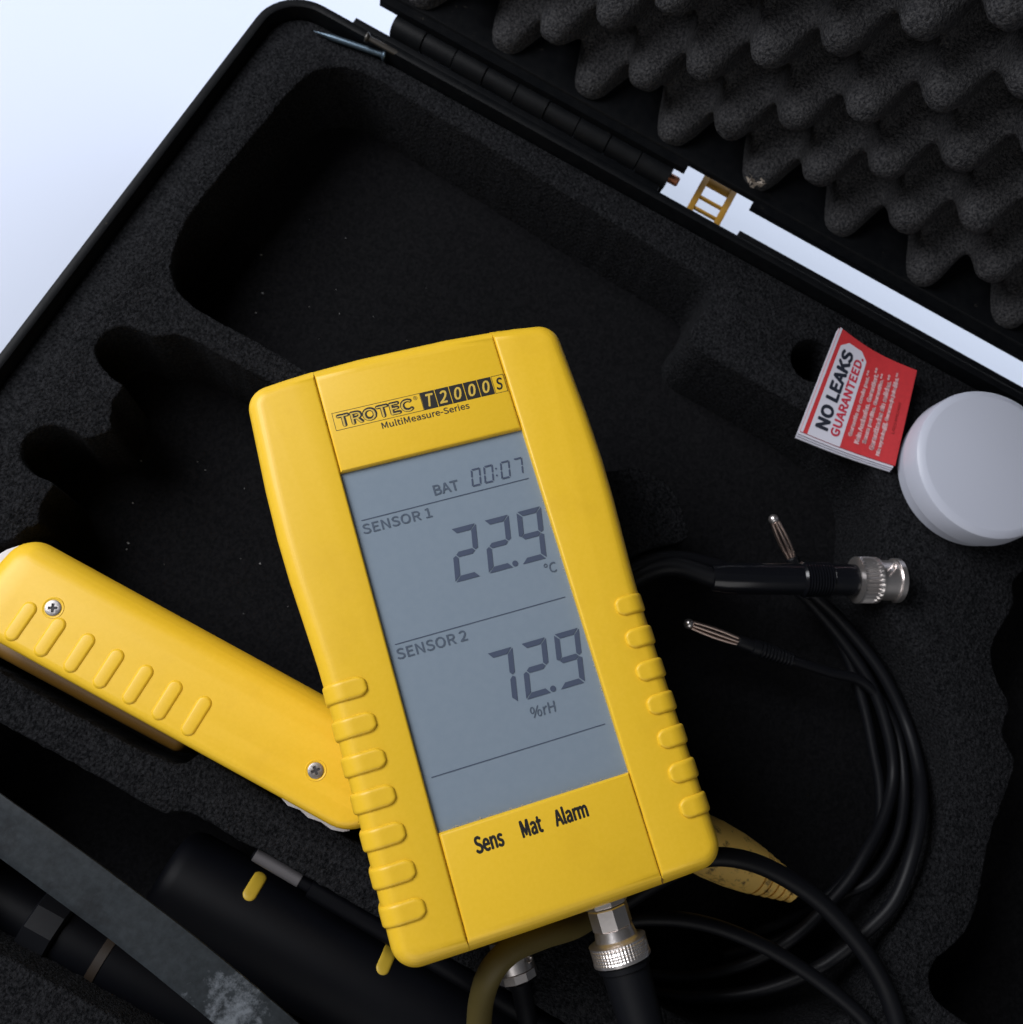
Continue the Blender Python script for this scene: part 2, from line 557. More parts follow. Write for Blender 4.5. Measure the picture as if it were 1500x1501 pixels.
def foam_geo():
    V, F = [], []

    def add(pts, z):
        n0 = len(V)
        V.extend((p[0], p[1], z) for p in pts)
        return n0

    def strip(a, b, n):
        for i in range(n):
            j = (i + 1) % n
            F.append((a + i, a + j, b + j, b + i))
    top = [inset(foam_out, 0.8)] + [inset(h, -0.7) for h in holes]
    starts = [add(r, ZF) for r in top]
    lut = [s + i for s, r in zip(starts, top) for i in range(len(r))]
    F.extend(tuple(lut[i] for i in t_) for t_ in tri(top))
    a = add(foam_out, ZF - 0.8)
    strip(starts[0], a, len(foam_out))
    b = add(foam_out, 12.0)
    strip(a, b, len(foam_out))
    for k, h in enumerate(holes):
        n = len(h)
        r1 = add(inset(h, -0.2), ZF - 0.25)
        r2 = add(h, ZF - 0.9)
        r3 = add(inset(h, 0.8), floors[k])
        strip(starts[k + 1], r1, n)
        strip(r1, r2, n)
        strip(r2, r3, n)
    return V, F


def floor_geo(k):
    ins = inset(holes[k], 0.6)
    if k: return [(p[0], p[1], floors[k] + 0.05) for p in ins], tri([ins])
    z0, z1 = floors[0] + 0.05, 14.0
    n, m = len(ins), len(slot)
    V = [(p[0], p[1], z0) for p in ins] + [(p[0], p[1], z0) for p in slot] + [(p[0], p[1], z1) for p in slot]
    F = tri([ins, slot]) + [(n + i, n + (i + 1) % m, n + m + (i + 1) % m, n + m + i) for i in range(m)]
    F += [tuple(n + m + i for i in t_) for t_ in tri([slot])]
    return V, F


foam = part('foam_insert', foam_geo(), 'foam', case, smooth=50)
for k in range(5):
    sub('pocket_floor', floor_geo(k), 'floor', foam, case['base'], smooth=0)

# lid: stands open on the hinge, leaning slightly back
AX_Y, AX_Z = 126.5, 63.0
LEAN = rad(4.0)
LID_UP = Vector((0, math.sin(LEAN), math.cos(LEAN)))
LID_BACK = Vector((0, math.cos(LEAN), -math.sin(LEAN)))


def lid_pt(v):
    """(along hinge, up the lid, depth behind its rim) -> scene"""
    return Vector((v[0], AX_Y, AX_Z)) + LID_UP * v[1] + LID_BACK * v[2]


LG = 4.0
lid_out = rounded_rect(X0, X1, LG + 0.6, 300, 16)
lid = part('lid_shell', xf(shell_geo(lid_out, [(4, 50), (1.6, 47), (0.5, 6), (0.2, 3.4), (0, 3.1), (0.2, 2.9), (0.7, 2.75), (2.2, 2.75), (2.8, 3.1), (3.0, 4), (3.8, 46)]), lid_pt), 'shell', case)
for xa, xb in ((-118, -4.3), (20.0, 262)):
    g = box(xa, xb, -0.4, 2.9, -(LG + 2.6), -LG, 0.4)
    sub('hinge_lip', xf(g, lambda v: lid_pt((v.x, -v.z, v.y))), 'shell', lid, case['base'])


def egg_geo():
    V, F = [], []
    step = 1.35
    nx, na = int((X1 - X0 - 12) / step), int(215 / step)
    for j in range(na + 1):
        for i in range(nx + 1):
            x, a = X0 + 6 + i * step, 8.5 + j * step
            c = math.cos(2 * math.pi * (x - 17.4 + 0.02 * a) / 31.0) * math.cos(math.pi * (a - 10.5) / 15.2)
            h = 0.5 + 0.5 * c
            q = min(1.0, max(0.0, (h - 0.04) / 0.86))
            h = 0.35 * h + 0.65 * q * q * (3 - 2 * q)
            w = noise.noise(Vector((x * 0.04, a * 0.04, 3.0))) * 1.6 + noise.noise(Vector((x * 0.3, a * 0.3, 8.0))) * 0.35 + noise.noise(Vector((x * 0.9, a * 0.9, 5.0))) * 0.12
            amp = 24.0 + 2.5 * noise.noise(Vector((round(x / 15.5) * 3.1, round(a / 15.2) * 1.7, 0.5)))
            V.append(lid_pt((x, a + 1.0 * noise.noise(Vector((x * 0.05, a * 0.05, 1.0))) - 1.0 * h, 28.0 - amp * h + w)))
    for j in range(na):
        for i in range(nx):
            k = j * (nx + 1) + i
            F.append((k, k + 1, k + nx + 2, k + nx + 1))
    return V, F


sub('egg_crate_foam', egg_geo(), 'egg', lid, case['base'], smooth=180)

# torn scrap on one bump
sc = at(1112, 259, 82)
rnd = random.Random(3)
# hinge: knuckles, pin, bracket
kx = -111.7
k_w = 11.53
for k in range(9):
    r = 4.1 if k % 2 else 4.35
    g = lathe((kx + k * k_w + 0.08, AX_Y - 0.6, AX_Z - 0.2), (1, 0, 0), [(0, r - 0.3), (0.2, r), (k_w - 0.36, r), (k_w - 0.16, r - 0.3)], 28)
    part('hinge_knuckle', g, 'shell', case)
    part('hinge_leaf', box(kx + k * k_w + 0.3, kx + (k + 1) * k_w - 0.3, (Y1 + 0.5) if k % 2 == 0 else AX_Y, AX_Y if k % 2 == 0 else AX_Y + 3.2, AX_Z - 4.2, AX_Z - 2.2 if k % 2 == 0 else AX_Z + 3.0, 0.3), 'shell', case)
part('hinge_barrel', lathe((kx + 0.6, AX_Y - 0.6, AX_Z - 0.2), (1, 0, 0), [(0, 3.7), (9 * k_w - 1.2, 3.7)], 28), 'shell', case)
part('hinge_pin', lathe((-9.2, AX_Y - 0.6, AX_Z - 0.2), (1, 0, 0), [(0, 1.6), (4.2, 1.6), (4.7, 1.2)], 18), 'copper', case, label='reddish brown end of the hinge pin')
part('hinge_bracket', merge(box(1.9, 4.1, 118.0, 137.5, 56.5, 58.5, 0.25), box(12.2, 14.4, 118.0, 137.5, 56.5, 58.5, 0.25),
                            box(4.1, 12.2, 123.9, 124.8, 56.9, 58.1, 0.2), box(4.1, 12.2, 128.6, 129.5, 56.9, 58.1, 0.2), box(4.1, 12.2, 134.2, 137.4, 56.9, 58.1, 0.2)), 'ochre', case, label='ochre ladder shaped bracket bridging the hinge gap')

# ------------------------------------------------------------------ the meter
MO = Vector((6.627, -41.363, 104.0))
MR = rad(44.754)
meter = thing('measuring_meter', 'yellow handheld measuring meter with grey display reading 22.9 and 72.9', 'meter', MO, MR)
meter['base'] = [0.0, 0.0, 0.0]


def mpart(name, geo, mat, parent=None, smooth=35, label=None):
    return link(name, mesh_of(name, geo[0], geo[1], mat, (0, 0, 0), smooth), parent or meter, label)


def side_panel(sgn, cut):
    # outline of the right hand panel, counter-clockwise, then mirrored for the left one
    pts = [(cut, -72.5), (41.1, -72.2), (40.9, -50), (40.9, -25), (41.0, -10), (41.3, 0), (42.0, 11), (42.75, 22), (43.1, 33), (43.0, 46), (42.5, 58), (41.9, 72.3), (31, 73.6), (cut, 74.2)]
    rd = [0, 6.0, 0, 0, 0, 0, 0, 0, 0, 0, 0, 6.0, 0, 0]
    poly = round_poly(pts, rd, 9)
    if sgn < 0: poly = [(-p[0], p[1]) for p in poly][::-1]
    return ccw(poly)


for sgn in (-1, 1):
    poly = side_panel(sgn, 24.06)
    bv = []
    for i in range(len(poly)):
        a, b = poly[i], poly[(i + 1) % len(poly)]
        inner = abs(a[0]) < 25.2 and abs(b[0]) < 25.2
        bv.append(1.0 if inner else 4.2)
    # soften the jump at the two ends of the inner edge
    mpart('side_panel', slab(poly, 0.25, -21.5, bv, 0.0, 7), 'yellow', smooth=40)

top_poly = ccw(round_poly([(-24.0, 45.2), (24.0, 45.2), (24.0, 74.2), (12, 74.8), (-12, 74.8), (-24.0, 74.2)], 0, 3))
bot_poly = ccw(round_poly([(-24.0, -72.55), (-10, -72.7), (10, -72.7), (24.0, -72.55), (24.0, -45.2), (-24.0, -45.2)], 0, 3))


def end_bevels(poly):
    out = []
    for i in range(len(poly)):
        a, b = poly[i], poly[(i + 1) % len(poly)]
        out.append(4.2 if abs(a[1]) > 71.9 and abs(b[1]) > 71.9 else 0.9)
    return out


mpart('top_panel', slab(top_poly, 0.0, -21.5, end_bevels(top_poly), 0.0, 7), 'yellow', smooth=40)
mpart('bottom_panel', slab(bot_poly, 0.0, -21.5, end_bevels(bot_poly), 0.0, 7), 'yellow', smooth=40)
whole = ccw(round_poly([(-38.9, -71.0), (38.9, -71.0), (39.2, -5), (41.3, 30), (40.6, 71.0), (-40.6, 71.0), (-41.3, 30), (-39.2, -5)], [6, 6, 0, 0, 5, 5, 0, 0], 5))
mpart('back_housing', slab(whole, -2.2, -29.3, 0.3, 4.0, 4), 'yellow')
mpart('rear_foot', slab(round_poly([(-30, 30), (30, 30), (30, 64), (-30, 64)], 6), -29.0, -45.9, 0.3, 2.0, 3), 'yellow')

rg = random.Random(21)
for gx, ya, yb, n in ((24.03, -71.5, -46.5, 26), (-24.03, -71.5, -46.5, 7), (24.03, 46, 73, 8), (-24.03, 46, 73, 9)):
    bits = []
    for k in range(n):
        y = rg.uniform(ya, yb)
        l, w = rg.uniform(0.2, 1.3), rg.uniform(0.05, 0.13)
        x = gx + rg.uniform(-0.12, 0.12)
        bits.append(box(x - w, x + w, y - l, y + l, -1.3, -0.62 + rg.uniform(-0.1, 0.12), 0.02))
    mpart('seam_grime', merge(*bits), 'grime', smooth=0)['kind'] = 'stuff'

# finger ribs along the lower half of both side panels
def rib_geo(sgn, inner_x):
    """raised capsule running from the face of the side panel over its outer edge"""
    ez, r = 0.25, 4.2
    path = []
    edge = 40.9
    n = 14
    for k in range(n + 1): path.append((inner_x + (edge - r - inner_x) * k / n, ez, 0.0))
    for k in range(1, 8):
        a = math.pi / 2 * k / 7
        path.append((edge - r + r * math.sin(a), ez - r + r * math.cos(a), a))
    for k in range(1, 5): path.append((edge, ez - r - k * 2.6, math.pi / 2))
    W, H = 2.6, 0.72
    V, F = [], []
    m = 16
    s_acc = [0.0]
    for k in range(1, len(path)):
        s_acc.append(s_acc[-1] + math.hypot(path[k][0] - path[k - 1][0], path[k][1] - path[k - 1][1]))
    tot = s_acc[-1]
    for k, (x, z, a) in enumerate(path):
        s = s_acc[k]
        # half width of the capsule here (round inner end)
        hw = W if s > W else math.sqrt(max(0.02, W * W - (W - s) ** 2))
        for i in range(m + 1):
            u = -1 + 2 * i / m
            d = min(hw * (1 - abs(u)), s + 0.0)
            e = min(1.0, d / 1.0)
            h = -0.25 + (H + 0.25) * (1 - (1 - e) ** 2) ** 0.5 * (1.0 if s < tot - 3 else max(0.0, (tot - s) / 3))
            V.append((sgn * (x + h * math.sin(a)), u * hw, z + h * math.cos(a)))
    for k in range(len(path) - 1):
        for i in range(m):
            q = k * (m + 1) + i
            F.append((q, q + 1, q + m + 2, q + m + 1))
    return V, F


rib_l = mesh_of('grip_rib', *rib_geo(-1, 30.9), 'yellow', smooth=60)
rib_r = mesh_of('grip_rib', *rib_geo(1, 33.0), 'yellow', smooth=60)
for k in range(7):
    o = link('grip_rib', rib_l, meter)
    o.location = Vector((0, -7.4 - 8.68 * k, 0)) * S
    o = link('grip_rib', rib_r, meter)
    o.location = Vector((0, -6.3 - 8.5 * k, 0)) * S

# display
disp = mpart('display', slab(ccw([(-24.4, -45.3), (24.4, -45.3), (24.4, 45.3), (-24.4, 45.3)]), -1.45, -2.2, 0.0), 'lcd', smooth=0, label='grey liquid crystal display')
ZL = -1.32


def dpart(name, geo, mat):
    geo = ([(v[0], v[1], v[2]) for v in geo[0]], geo[1])
    return mpart(name, geo, mat, disp, smooth=0)


for y, xa, xb in ((32.2, -22.1, 22.1), (0.1, -22.2, 22.0), (-32.6, -22.1, 22.1)):
    dpart('rule_line', rect(xa, y - 0.09, xb, y + 0.09, ZL), 'segment')


def seven(ch, x, y, w, h, t, shear, gap=0.16):
    segs = {'0': 'abcdef', '1': 'bc', '2': 'abged', '7': 'abc', '9': 'abcdfg', '3': 'abgcd'}[ch]
    hh = h / 2
    out = []

    def P(px, py): return (x + px + shear * py, y + py, ZL)

    def poly(pts):
        out.append(([P(*p) for p in pts], [tuple(range(len(pts)))]))
    g = gap
    b = t * 0.62
    if 'a' in segs: poly([(g + 0.1, h), (w - g - 0.1, h), (w - t - g, h - t), (t + g, h - t)])
    if 'd' in segs: poly([(g + 0.1, 0), (t + g, t), (w - t - g, t), (w - g - 0.1, 0)])
    if 'f' in segs: poly([(0, h - g - 0.1), (t, h - t - g), (t, hh + t / 2 + g), (t / 2, hh + g), (0, hh + g + t * 0.3)])
    if 'e' in segs: poly([(0, g + 0.1), (0, hh - g - t * 0.3), (t / 2, hh - g), (t, hh - t / 2 - g), (t, t + g)])
    if 'b' in segs: poly([(w, h - g - 0.1), (w, hh + g + t * 0.3), (w - t / 2, hh + g), (w - t, hh + t / 2 + g), (w - t, h - t - g)])
    if 'c' in segs: poly([(w, g + 0.1), (w - t, t + g), (w - t, hh - t / 2 - g), (w - t / 2, hh - g), (w, hh - g - t * 0.3)])
    if 'g' in segs: poly([(t / 2 + g, hh), (t + g, hh + t / 2), (w - t - g, hh + t / 2), (w - t / 2 - g, hh), (w - t - g, hh - t / 2), (t + g, hh - t / 2)])
    return merge(*out)


for txt, y0 in (('229', 10.9), ('729', -21.6)):
    for i, ch in enumerate(txt):
        dpart('digit', seven(ch, -3.7 + 8.75 * i, y0, 6.6, 13.4, 1.35, 0.19), 'segment')
    dpart('decimal_point', flat(circle((12.2, y0 + 0.75), 0.75, 16), ZL), 'segment')
for ch, x in (('0', 7.2), ('0', 10.6), ('0', 15.1), ('7', 18.6)):
    dpart('digit', seven(ch, x, 33.6, 2.55, 4.6, 0.42, 0.2, 0.1), 'segment')
dpart('colon', merge(flat(circle((14.25, 35.0), 0.25, 10), ZL), flat(circle((14.55, 36.8), 0.25, 10), ZL)), 'segment')
dpart('lettering', text_geo('BAT', -2.6, 33.8, 4.0, 36.5, 0.0, 0.16, ZL), 'segment_pale')
dpart('lettering', text_geo('SENSOR 1', -22.4, 28.6, -4.6, 31.2, 0.0, 0.10, ZL), 'segment_pale')
dpart('lettering', text_geo('SENSOR 2', -22.4, -3.7, -4.6, -1.0, 0.0, 0.10, ZL), 'segment_pale')
dpart('lettering', text_geo('°C', 18.8, 6.9, 22.3, 9.6, 0.1, 0.06, ZL), 'segment_pale')
dpart('lettering', text_geo('%rH', 4.9, -26.3, 11.6, -23.6, 0.1, 0.08, ZL), 'segment_pale')

# pale dust caught along the lower and right edges of the display, a few specks on it
rd2 = random.Random(33)
bits = []
for k in range(260):
    u = rd2.random()
    if u < 0.45: x, y = rd2.uniform(-23.6, 23.9), -45.15 + abs(rd2.gauss(0, 0.22))
    elif u < 0.85: x, y = 24.0 - abs(rd2.gauss(0, 0.16)), rd2.uniform(-45, 28)
    else: x, y = rd2.uniform(-23, 23), rd2.uniform(-44, 44)
    r = rd2.uniform(0.03, 0.11) if u < 0.85 else rd2.uniform(0.02, 0.05)
    a = rd2.uniform(0, 3.14)
    e = rd2.uniform(1.0, 3.2) if u < 0.85 else 1.0
    z = ZL + rd2.uniform(0.02, 0.25 if u < 0.85 else 0.04)
    pts = [(x + r * e * math.cos(t_) * math.cos(a) - r * math.sin(t_) * math.sin(a), y + r * e * math.cos(t_) * math.sin(a) + r * math.sin(t_) * math.cos(a), z) for t_ in (0, 1.2, 2.6, 3.7, 5.0)]
    bits.append((pts + [(x, y, z - 0.05)], [(0, 1, 2, 3, 4)] + [(j, (j + 1) % 5, 5) for j in range(5)]))
dpart('edge_dust', merge(*bits), 'dust')['kind'] = 'stuff'

# print on the yellow face
ZP = 0.03


def frame_lines(x0, y0, x1, y1, w, z):
    return merge(rect(x0, y0, x1, y0 + w, z), rect(x0, y1 - w, x1, y1, z), rect(x0, y0 + w, x0 + w, y1 - w, z), rect(x1 - w, y0 + w, x1, y1 - w, z))


mpart('logo_frame', frame_lines(-22.35, 56.05, 0.75, 60.9, 0.13, ZP), 'ink', smooth=0)
mpart('lettering', text_geo('TROTEC', -21.5, 56.6, -1.5, 60.3, 0.0, 0.75, ZP), 'ink', smooth=0)
mpart('lettering', text_geo('TROTEC', -21.3, 56.75, -2.0, 59.85, 0.0, 0.03, ZP + 0.04), 'yellow_print', smooth=0)
mpart('lettering', text_geo('®', -1.2, 59.3, -0.1, 60.4, 0.0, 0.0, ZP), 'ink_soft', smooth=0)
for i, ch in enumerate('T2000'):
    xa = 0.8 + i * 3.84
    mpart('logo_block', rect(xa + (0.09 if i else 0), 56.05, xa + 3.75, 60.9, ZP), 'ink', smooth=0)
    mpart('lettering', text_geo(ch, xa + 0.6, 56.75, xa + 3.3, 60.2, 0.2, 0.22, ZP + 0.03), 'yellow_print', smooth=0)
mpart('logo_frame', frame_lines(20.08, 56.0, 23.45, 60.9, 0.13, ZP), 'ink', smooth=0)
mpart('lettering', text_geo('S', 20.6, 56.8, 23.0, 60.2, 0.2, 0.2, ZP), 'ink', smooth=0)
mpart('lettering', text_geo('MultiMeasure-Series', -10.9, 53.75, 12.4, 55.6, 0.0, 0.10, ZP), 'ink_soft', smooth=0)
mpart('lettering', text_geo('Sens', -16.7, -52.45, -9.7, -48.35, 0.0, 0.36, ZP), 'ink', smooth=0)
mpart('lettering', text_geo('Mat', -5.3, -52.2, 0.0, -48.1, 0.0, 0.36, ZP), 'ink', smooth=0)
mpart('lettering', text_geo('Alarm', 3.1, -52.1, 11.5, -47.9, 0.0, 0.36, ZP), 'ink', smooth=0)

# sockets in the meter's lower end (local coordinates)
DN = (0, -1, 0)


def nut_mod(n, amp):
    return lambda s, a: -amp * (1 - abs(math.cos(n * a / 2))) if True else 0


mpart('socket', lathe((12.6, -71.0, -18.0), DN, [(0, 5.6), (4.2, 5.6), (4.5, 5.2)], 8), 'metal', smooth=20)

# ------------------------------------------------------------------ plug and lead at the meter's right socket
MM = Matrix.Translation(MO) @ Matrix.Rotation(MR, 4, 'Z')


def mw(x, y, z):
    return MM @ Vector((x, y, z))


p0 = mw(12.6, -75.6, -18.0)
dn = (mw(12.6, -90, -18.6) - p0).normalized()
lead = thing('plugged_lead', 'thick black lead with knurled metal plug screwed into the meter base', 'cable', p0)
part('plug_sleeve', lathe(p0, dn, [(0, 5.0), (0.3, 5.2), (5.0, 5.2), (5.3, 4.9)], 8), 'metal', lead, smooth=20)
part('plug_neck', lathe(p0 + dn * 5.3, dn, [(0, 4.9), (1.0, 5.1), (2.4, 5.4), (3.0, 6.3)], 40), 'metal', lead)


def knurl_geo(o, d, length, r, n=44, depth=0.28, diamond=True, seg=176, steps=22):
    prof = [(0, r - 0.8)] + [(0.25 + (length - 0.5) * k / steps, r) for k in range(steps + 1)] + [(length, r - 0.8)]

    def mod(s, a):
        if s < 0.3 or s > length - 0.9: return 0.0
        if diamond:
            k = 2 * math.pi / 1.15
            return depth * (math.cos(n * a + k * s) * math.cos(n * a - k * s)) - depth
        return depth * math.cos(n * a) - depth
    return lathe(o, d, prof, seg, mod)


part('knurled_ring', knurl_geo(p0 + dn * 8.2, dn, 5.2, 7.35, 26, 0.22), 'metal', lead, smooth=60)
q0 = p0 + dn * 13.4
part('rubber_boot', lathe(q0, dn, [(0, 6.2), (0.3, 6.6), (1.6, 6.6), (1.9, 6.0), (8, 5.8), (16, 5.4), (26, 4.6), (34, 3.6)], 36), 'rubber', lead)
q1 = q0 + dn * 33
part('cord', tube(spline([q1, q1 + dn * 20 + Vector((0, 0, -12)), q1 + dn * 60 + Vector((15, 0, -30)), q1 + dn * 90 + Vector((60, 10, -38))], 10), 2.6), 'cable', lead)

# second plug, half hidden behind the loop of cable
p1 = at(743, 1372, 66)
dn1 = (at(763, 1441, 65) - p1).normalized()
lead2 = thing('bayonet_plug', 'slotted metal bayonet plug half hidden behind the looped cable at meter base', 'plug', p1)


def bayonet_geo(o, d, L, r):
    """turned sleeve with a helical slot pressed in"""
    seg, steps = 96, 30
    prof = [(0, r - 0.4)] + [(0.2 + (L - 0.4) * k / steps, r) for k in range(steps + 1)] + [(L, r - 0.4)]

    def mod(s, a):
        for c in (2.0, 2.0 + math.pi, 2.0 - math.pi):
            w = abs((a - c) - (s - L * 0.5) * 0.16)
            if L * 0.2 < s < L * 0.8 and w * r < 1.0: return -1.1
        return 0.0
    return lathe(o, d, prof, seg, mod)


part('bayonet_sleeve', bayonet_geo(p1, dn1, 8.8, 5.2), 'metal', lead2, smooth=30)
part('end_ring', lathe(p1 + dn1 * 8.8, dn1, [(0, 4.8), (0.15, 5.3), (2.2, 5.3), (2.4, 4.9)], 10), 'metal', lead2, smooth=20)
part('cord', tube(spline([p1 + dn1 * 11, p1 + dn1 * 24 + Vector((0, 0, -10)), p1 + dn1 * 50 + Vector((4, -6, -30)), p1 + dn1 * 90 + Vector((20, -10, -34))], 8), 2.7), 'cable', lead2)

# ------------------------------------------------------------------ yellow probe handle
HO = (-50, -88, 45)
handle = thing('probe_handle', 'yellow ribbed probe handle with two screws lying under the meter', 'handle', HO)
hp = ccw(round_poly([(-113.5, -102.3), (9.0, -102.0), (9.0, -73.6), (-113.5, -74.2)], [7.5, 11.0, 11.0, 7.5], 9))


def handle_bevels():
    """small radius along the grip edge, broad roll on the hinge side"""
    out = []
    n = len(hp)
    for i in range(n):
        m = (hp[i][1] + hp[(i + 1) % n][1]) / 2
        f = min(1.0, max(0.0, (m + 101.5) / 26.0))
        out.append(2.4 + 4.2 * f)
    return out


def crown(geo):
    """the handle's face falls away gently towards its hinge-side edge and its far end"""
    def f(v):
        if v.z > 55:
            v.z -= 2.2 * max(0.0, (v.y + 88) / 14.0) ** 2 + 1.4 * max(0.0, (-103 - v.x) / 10.0) ** 2
        return v
    return xf(geo, f)


def handle_top():
    """face cut in strips so that it can be crowned"""
    V, F = slab(hp, 73.0, 45.0, handle_bevels(), 3.0, 8)
    me = bpy.data.meshes.new('tmp')
    me.from_pydata([tuple(v) for v in V], [], F)
    bm = bmesh.new()
    bm.from_mesh(me)
    for y in range(-100, -75, 2):
        bmesh.ops.bisect_plane(bm, geom=bm.verts[:] + bm.edges[:] + bm.faces[:], plane_co=(0, y, 0), plane_no=(0, 1, 0))
    for x in (-110, -107, -105, -103):
        bmesh.ops.bisect_plane(bm, geom=bm.verts[:] + bm.edges[:] + bm.faces[:], plane_co=(x, 0, 0), plane_no=(1, 0, 0))
    V = [tuple(v.co) for v in bm.verts]
    bm.verts.index_update()
    F = [tuple(v.index for v in f.verts) for f in bm.faces]
    bm.free()
    bpy.data.meshes.remove(me)
    return crown((V, F))


part('handle_shell', handle_top(), 'yellow', handle, smooth=50)
# raised ribs
def capsule_bump(w, l, h):
    """rounded capsule along y, centred at the origin"""
    V, F = [], []
    nr, na = 7, 28
    out = []
    for k in range(na):
        a = 2 * math.pi * k / na
        out.append((w * math.cos(a), w * math.sin(a) + (l - w) * (1 if math.sin(a) >= 0 else -1)))
    for i in range(nr):
        t_ = i / (nr - 1)
        ins = 1.1 * t_
        z = -0.5 + (h + 0.5) * math.sin(math.pi / 2 * t_)
        for p in inset(out, ins): V.append((p[0], p[1], z))
    for i in range(nr - 1):
        for k in range(na):
            j = (k + 1) % na
            F.append((i * na + k, i * na + j, (i + 1) * na + j, (i + 1) * na + k))
    F += [tuple((nr - 1) * na + i for i in t_) for t_ in tri([[v[:2] for v in V[-na:]]])]
    return V, F


cb = mesh_of('grip_rib', *capsule_bump(2.4, 6.0, 0.55), 'yellow', smooth=70)
for k in range(7):
    o = link('grip_rib', cb, handle)
    o.location = (Vector((-98.0 + 8.66 * k, -95.0 + 0.1 * k, 72.95)) - Vector(HO)) * S


def screw(x, y, z, parent, off, rot):
    rim = sub('screw_recess', xf(lathe((x, y, z - 1.2), (0, 0, 1), [(0, 2.2), (1.2, 2.35), (1.32, 2.5), (1.34, 2.7), (1.1, 2.95)], 36), lambda v: v), 'yellow', parent, off)
    seg, V, F = 40, [], []
    zt = z + 0.32
    for r, h in [(2.15, -1.0), (2.15, -0.35), (2.05, -0.1), (1.8, 0.0)]:
        V += [(x + r * math.cos(2 * math.pi * k / seg), y + r * math.sin(2 * math.pi * k / seg), zt + h) for k in range(seg)]
    for i in range(3):
        for k in range(seg):
            j = (k + 1) % seg
            F.append((i * seg + k, i * seg + j, (i + 1) * seg + j, (i + 1) * seg + k))
    w, l = 0.36, 1.2
    cr = [(w, w), (w, l), (-w, l), (-w, w), (-l, w), (-l, -w), (-w, -w), (-w, -l), (w, -l), (w, -w), (l, -w), (l, w)]
    cr = [(x + p[0] * math.cos(rot) - p[1] * math.sin(rot), y + p[0] * math.sin(rot) + p[1] * math.cos(rot)) for p in cr]
    n0 = len(V)
    V += [(p[0], p[1], zt) for p in cr] + [(x + (p[0] - x) * 0.9, y + (p[1] - y) * 0.9, zt - 0.26) for p in cr]
    ringp = [v[:2] for v in V[3 * seg:4 * seg]]
    lut = [3 * seg + k for k in range(seg)] + [n0 + k for k in range(12)]
    F += [tuple(lut[i] for i in t_) for t_ in tri([ringp, cr])]
    for k in range(12):
        j = (k + 1) % 12
        F.append((n0 + k, n0 + j, n0 + 12 + j, n0 + 12 + k))
    F.append(tuple(n0 + 12 + k for k in range(12)))
    so_ = sub('screw', (V, F), 'screw', parent, off, smooth=30)
    sub('screw_slot', flat(cr, zt - 0.24), 'slot', so_, off, smooth=0)


screw(-93.0, -88.2, 73.0, handle, HO, 0.5)
screw(-12.0, -91.9, 73.0, handle, HO, 0.9)
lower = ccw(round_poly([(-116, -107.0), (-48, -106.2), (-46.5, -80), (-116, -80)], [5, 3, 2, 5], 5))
part('lower_shell', slab(lower, 50.0, 30.0, 2.5, 0.0, 4), 'shaded_yellow', handle, label='yellow lower half of the handle shell, coloured brown for shade')
tp = [(-17.5, -100), (-17.0, -102.6), (-14.5, -103.5), (-11.0, -103.0), (-8.0, -103.7), (-4.5, -103.1), (-1.0, -103.5), (2.0, -102.6), (3.5, -101.5), (3.0, -99)]
part('tape_edge', slab(ccw(tp), 60.6, 58.5, 0.3), 'tape', handle, label='torn white tape peeking from under the handle')
part('tape_edge', slab(ccw(px_poly([(-14, 838), (2, 812), (12, 806), (30, 800), (34, 815), (10, 850)], 62)), 63.0, 55.0, 0.6), 'tape', handle, label='white tab at the far end of the handle')

# ------------------------------------------------------------------ red booklet
bk = [at(1173, 632, 61.0), at(1312, 683, 62.0), at(1344, 543, 64.5), at(1232, 480, 68.5)]     # D, C, B, A
book = thing('folded_leaflet', 'small red and white folded leaflet reading NO LEAKS GUARANTEED', 'leaflet', (82, 88, 58))


def bpt(s, t_, dz=0.0):
    p = (bk[0] * (1 - s) + bk[1] * s) * (1 - t_) + (bk[3] * (1 - s) + bk[2] * s) * t_
    bow = 1.3 * math.sin(math.pi * s) * (0.4 + 0.6 * t_)
    return Vector((p.x, p.y - 0.5 * bow, p.z - bow + dz))


def sheet(s0, s1, t0, t1, z0, z1, n=16):
    V, F = [], []
    for lay in (z1, z0):
        for j in range(n + 1):
            for i in range(n + 1):
                V.append(bpt(s0 + (s1 - s0) * i / n, t0 + (t1 - t0) * j / n, lay))
    m = (n + 1) * (n + 1)
    for j in range(n):
        for i in range(n):
            k = j * (n + 1) + i
            F.append((k, k + 1, k + n + 2, k + n + 1))
            F.append((m + k, m + k + n + 1, m + k + n + 2, m + k + 1))
    for i in range(n):
        for a, b in ((i, i + 1), (n * (n + 1) + i + 1, n * (n + 1) + i), ((i + 1) * (n + 1), i * (n + 1)), (i * (n + 1) + n, (i + 1) * (n + 1) + n)):
            F.append((a, b, m + b, m + a))
    return V, F


def on_book(geo, dz):
    return [bpt(v[0], v[1], dz) for v in geo[0]], geo[1]


def rot_text(body, s0, s1, t0, t1, bold, shear=0.0):
    """line of text reading along t, its foot towards larger s"""
    V, F = text_geo(body, t0, -s1, t1, -s0, shear, bold)
    return [(-v[1], v[0], 0) for v in V], F


part('cover', sheet(0, 1, 0, 1, -0.35, 0.0), 'red', book, smooth=30)
for k in range(3):
    part('page', sheet(-0.012 + 0.004 * k, 0.99, -0.02 - 0.012 * k, 0.99, -1.0 - 0.75 * k, -0.5 - 0.75 * k), 'paper', book, smooth=30)
pan = round_poly([(0.075, 0.0), (0.425, 0.0), (0.425, 0.93), (0.075, 0.93)], [0, 0, 0.09, 0.09], 6)
cells = []
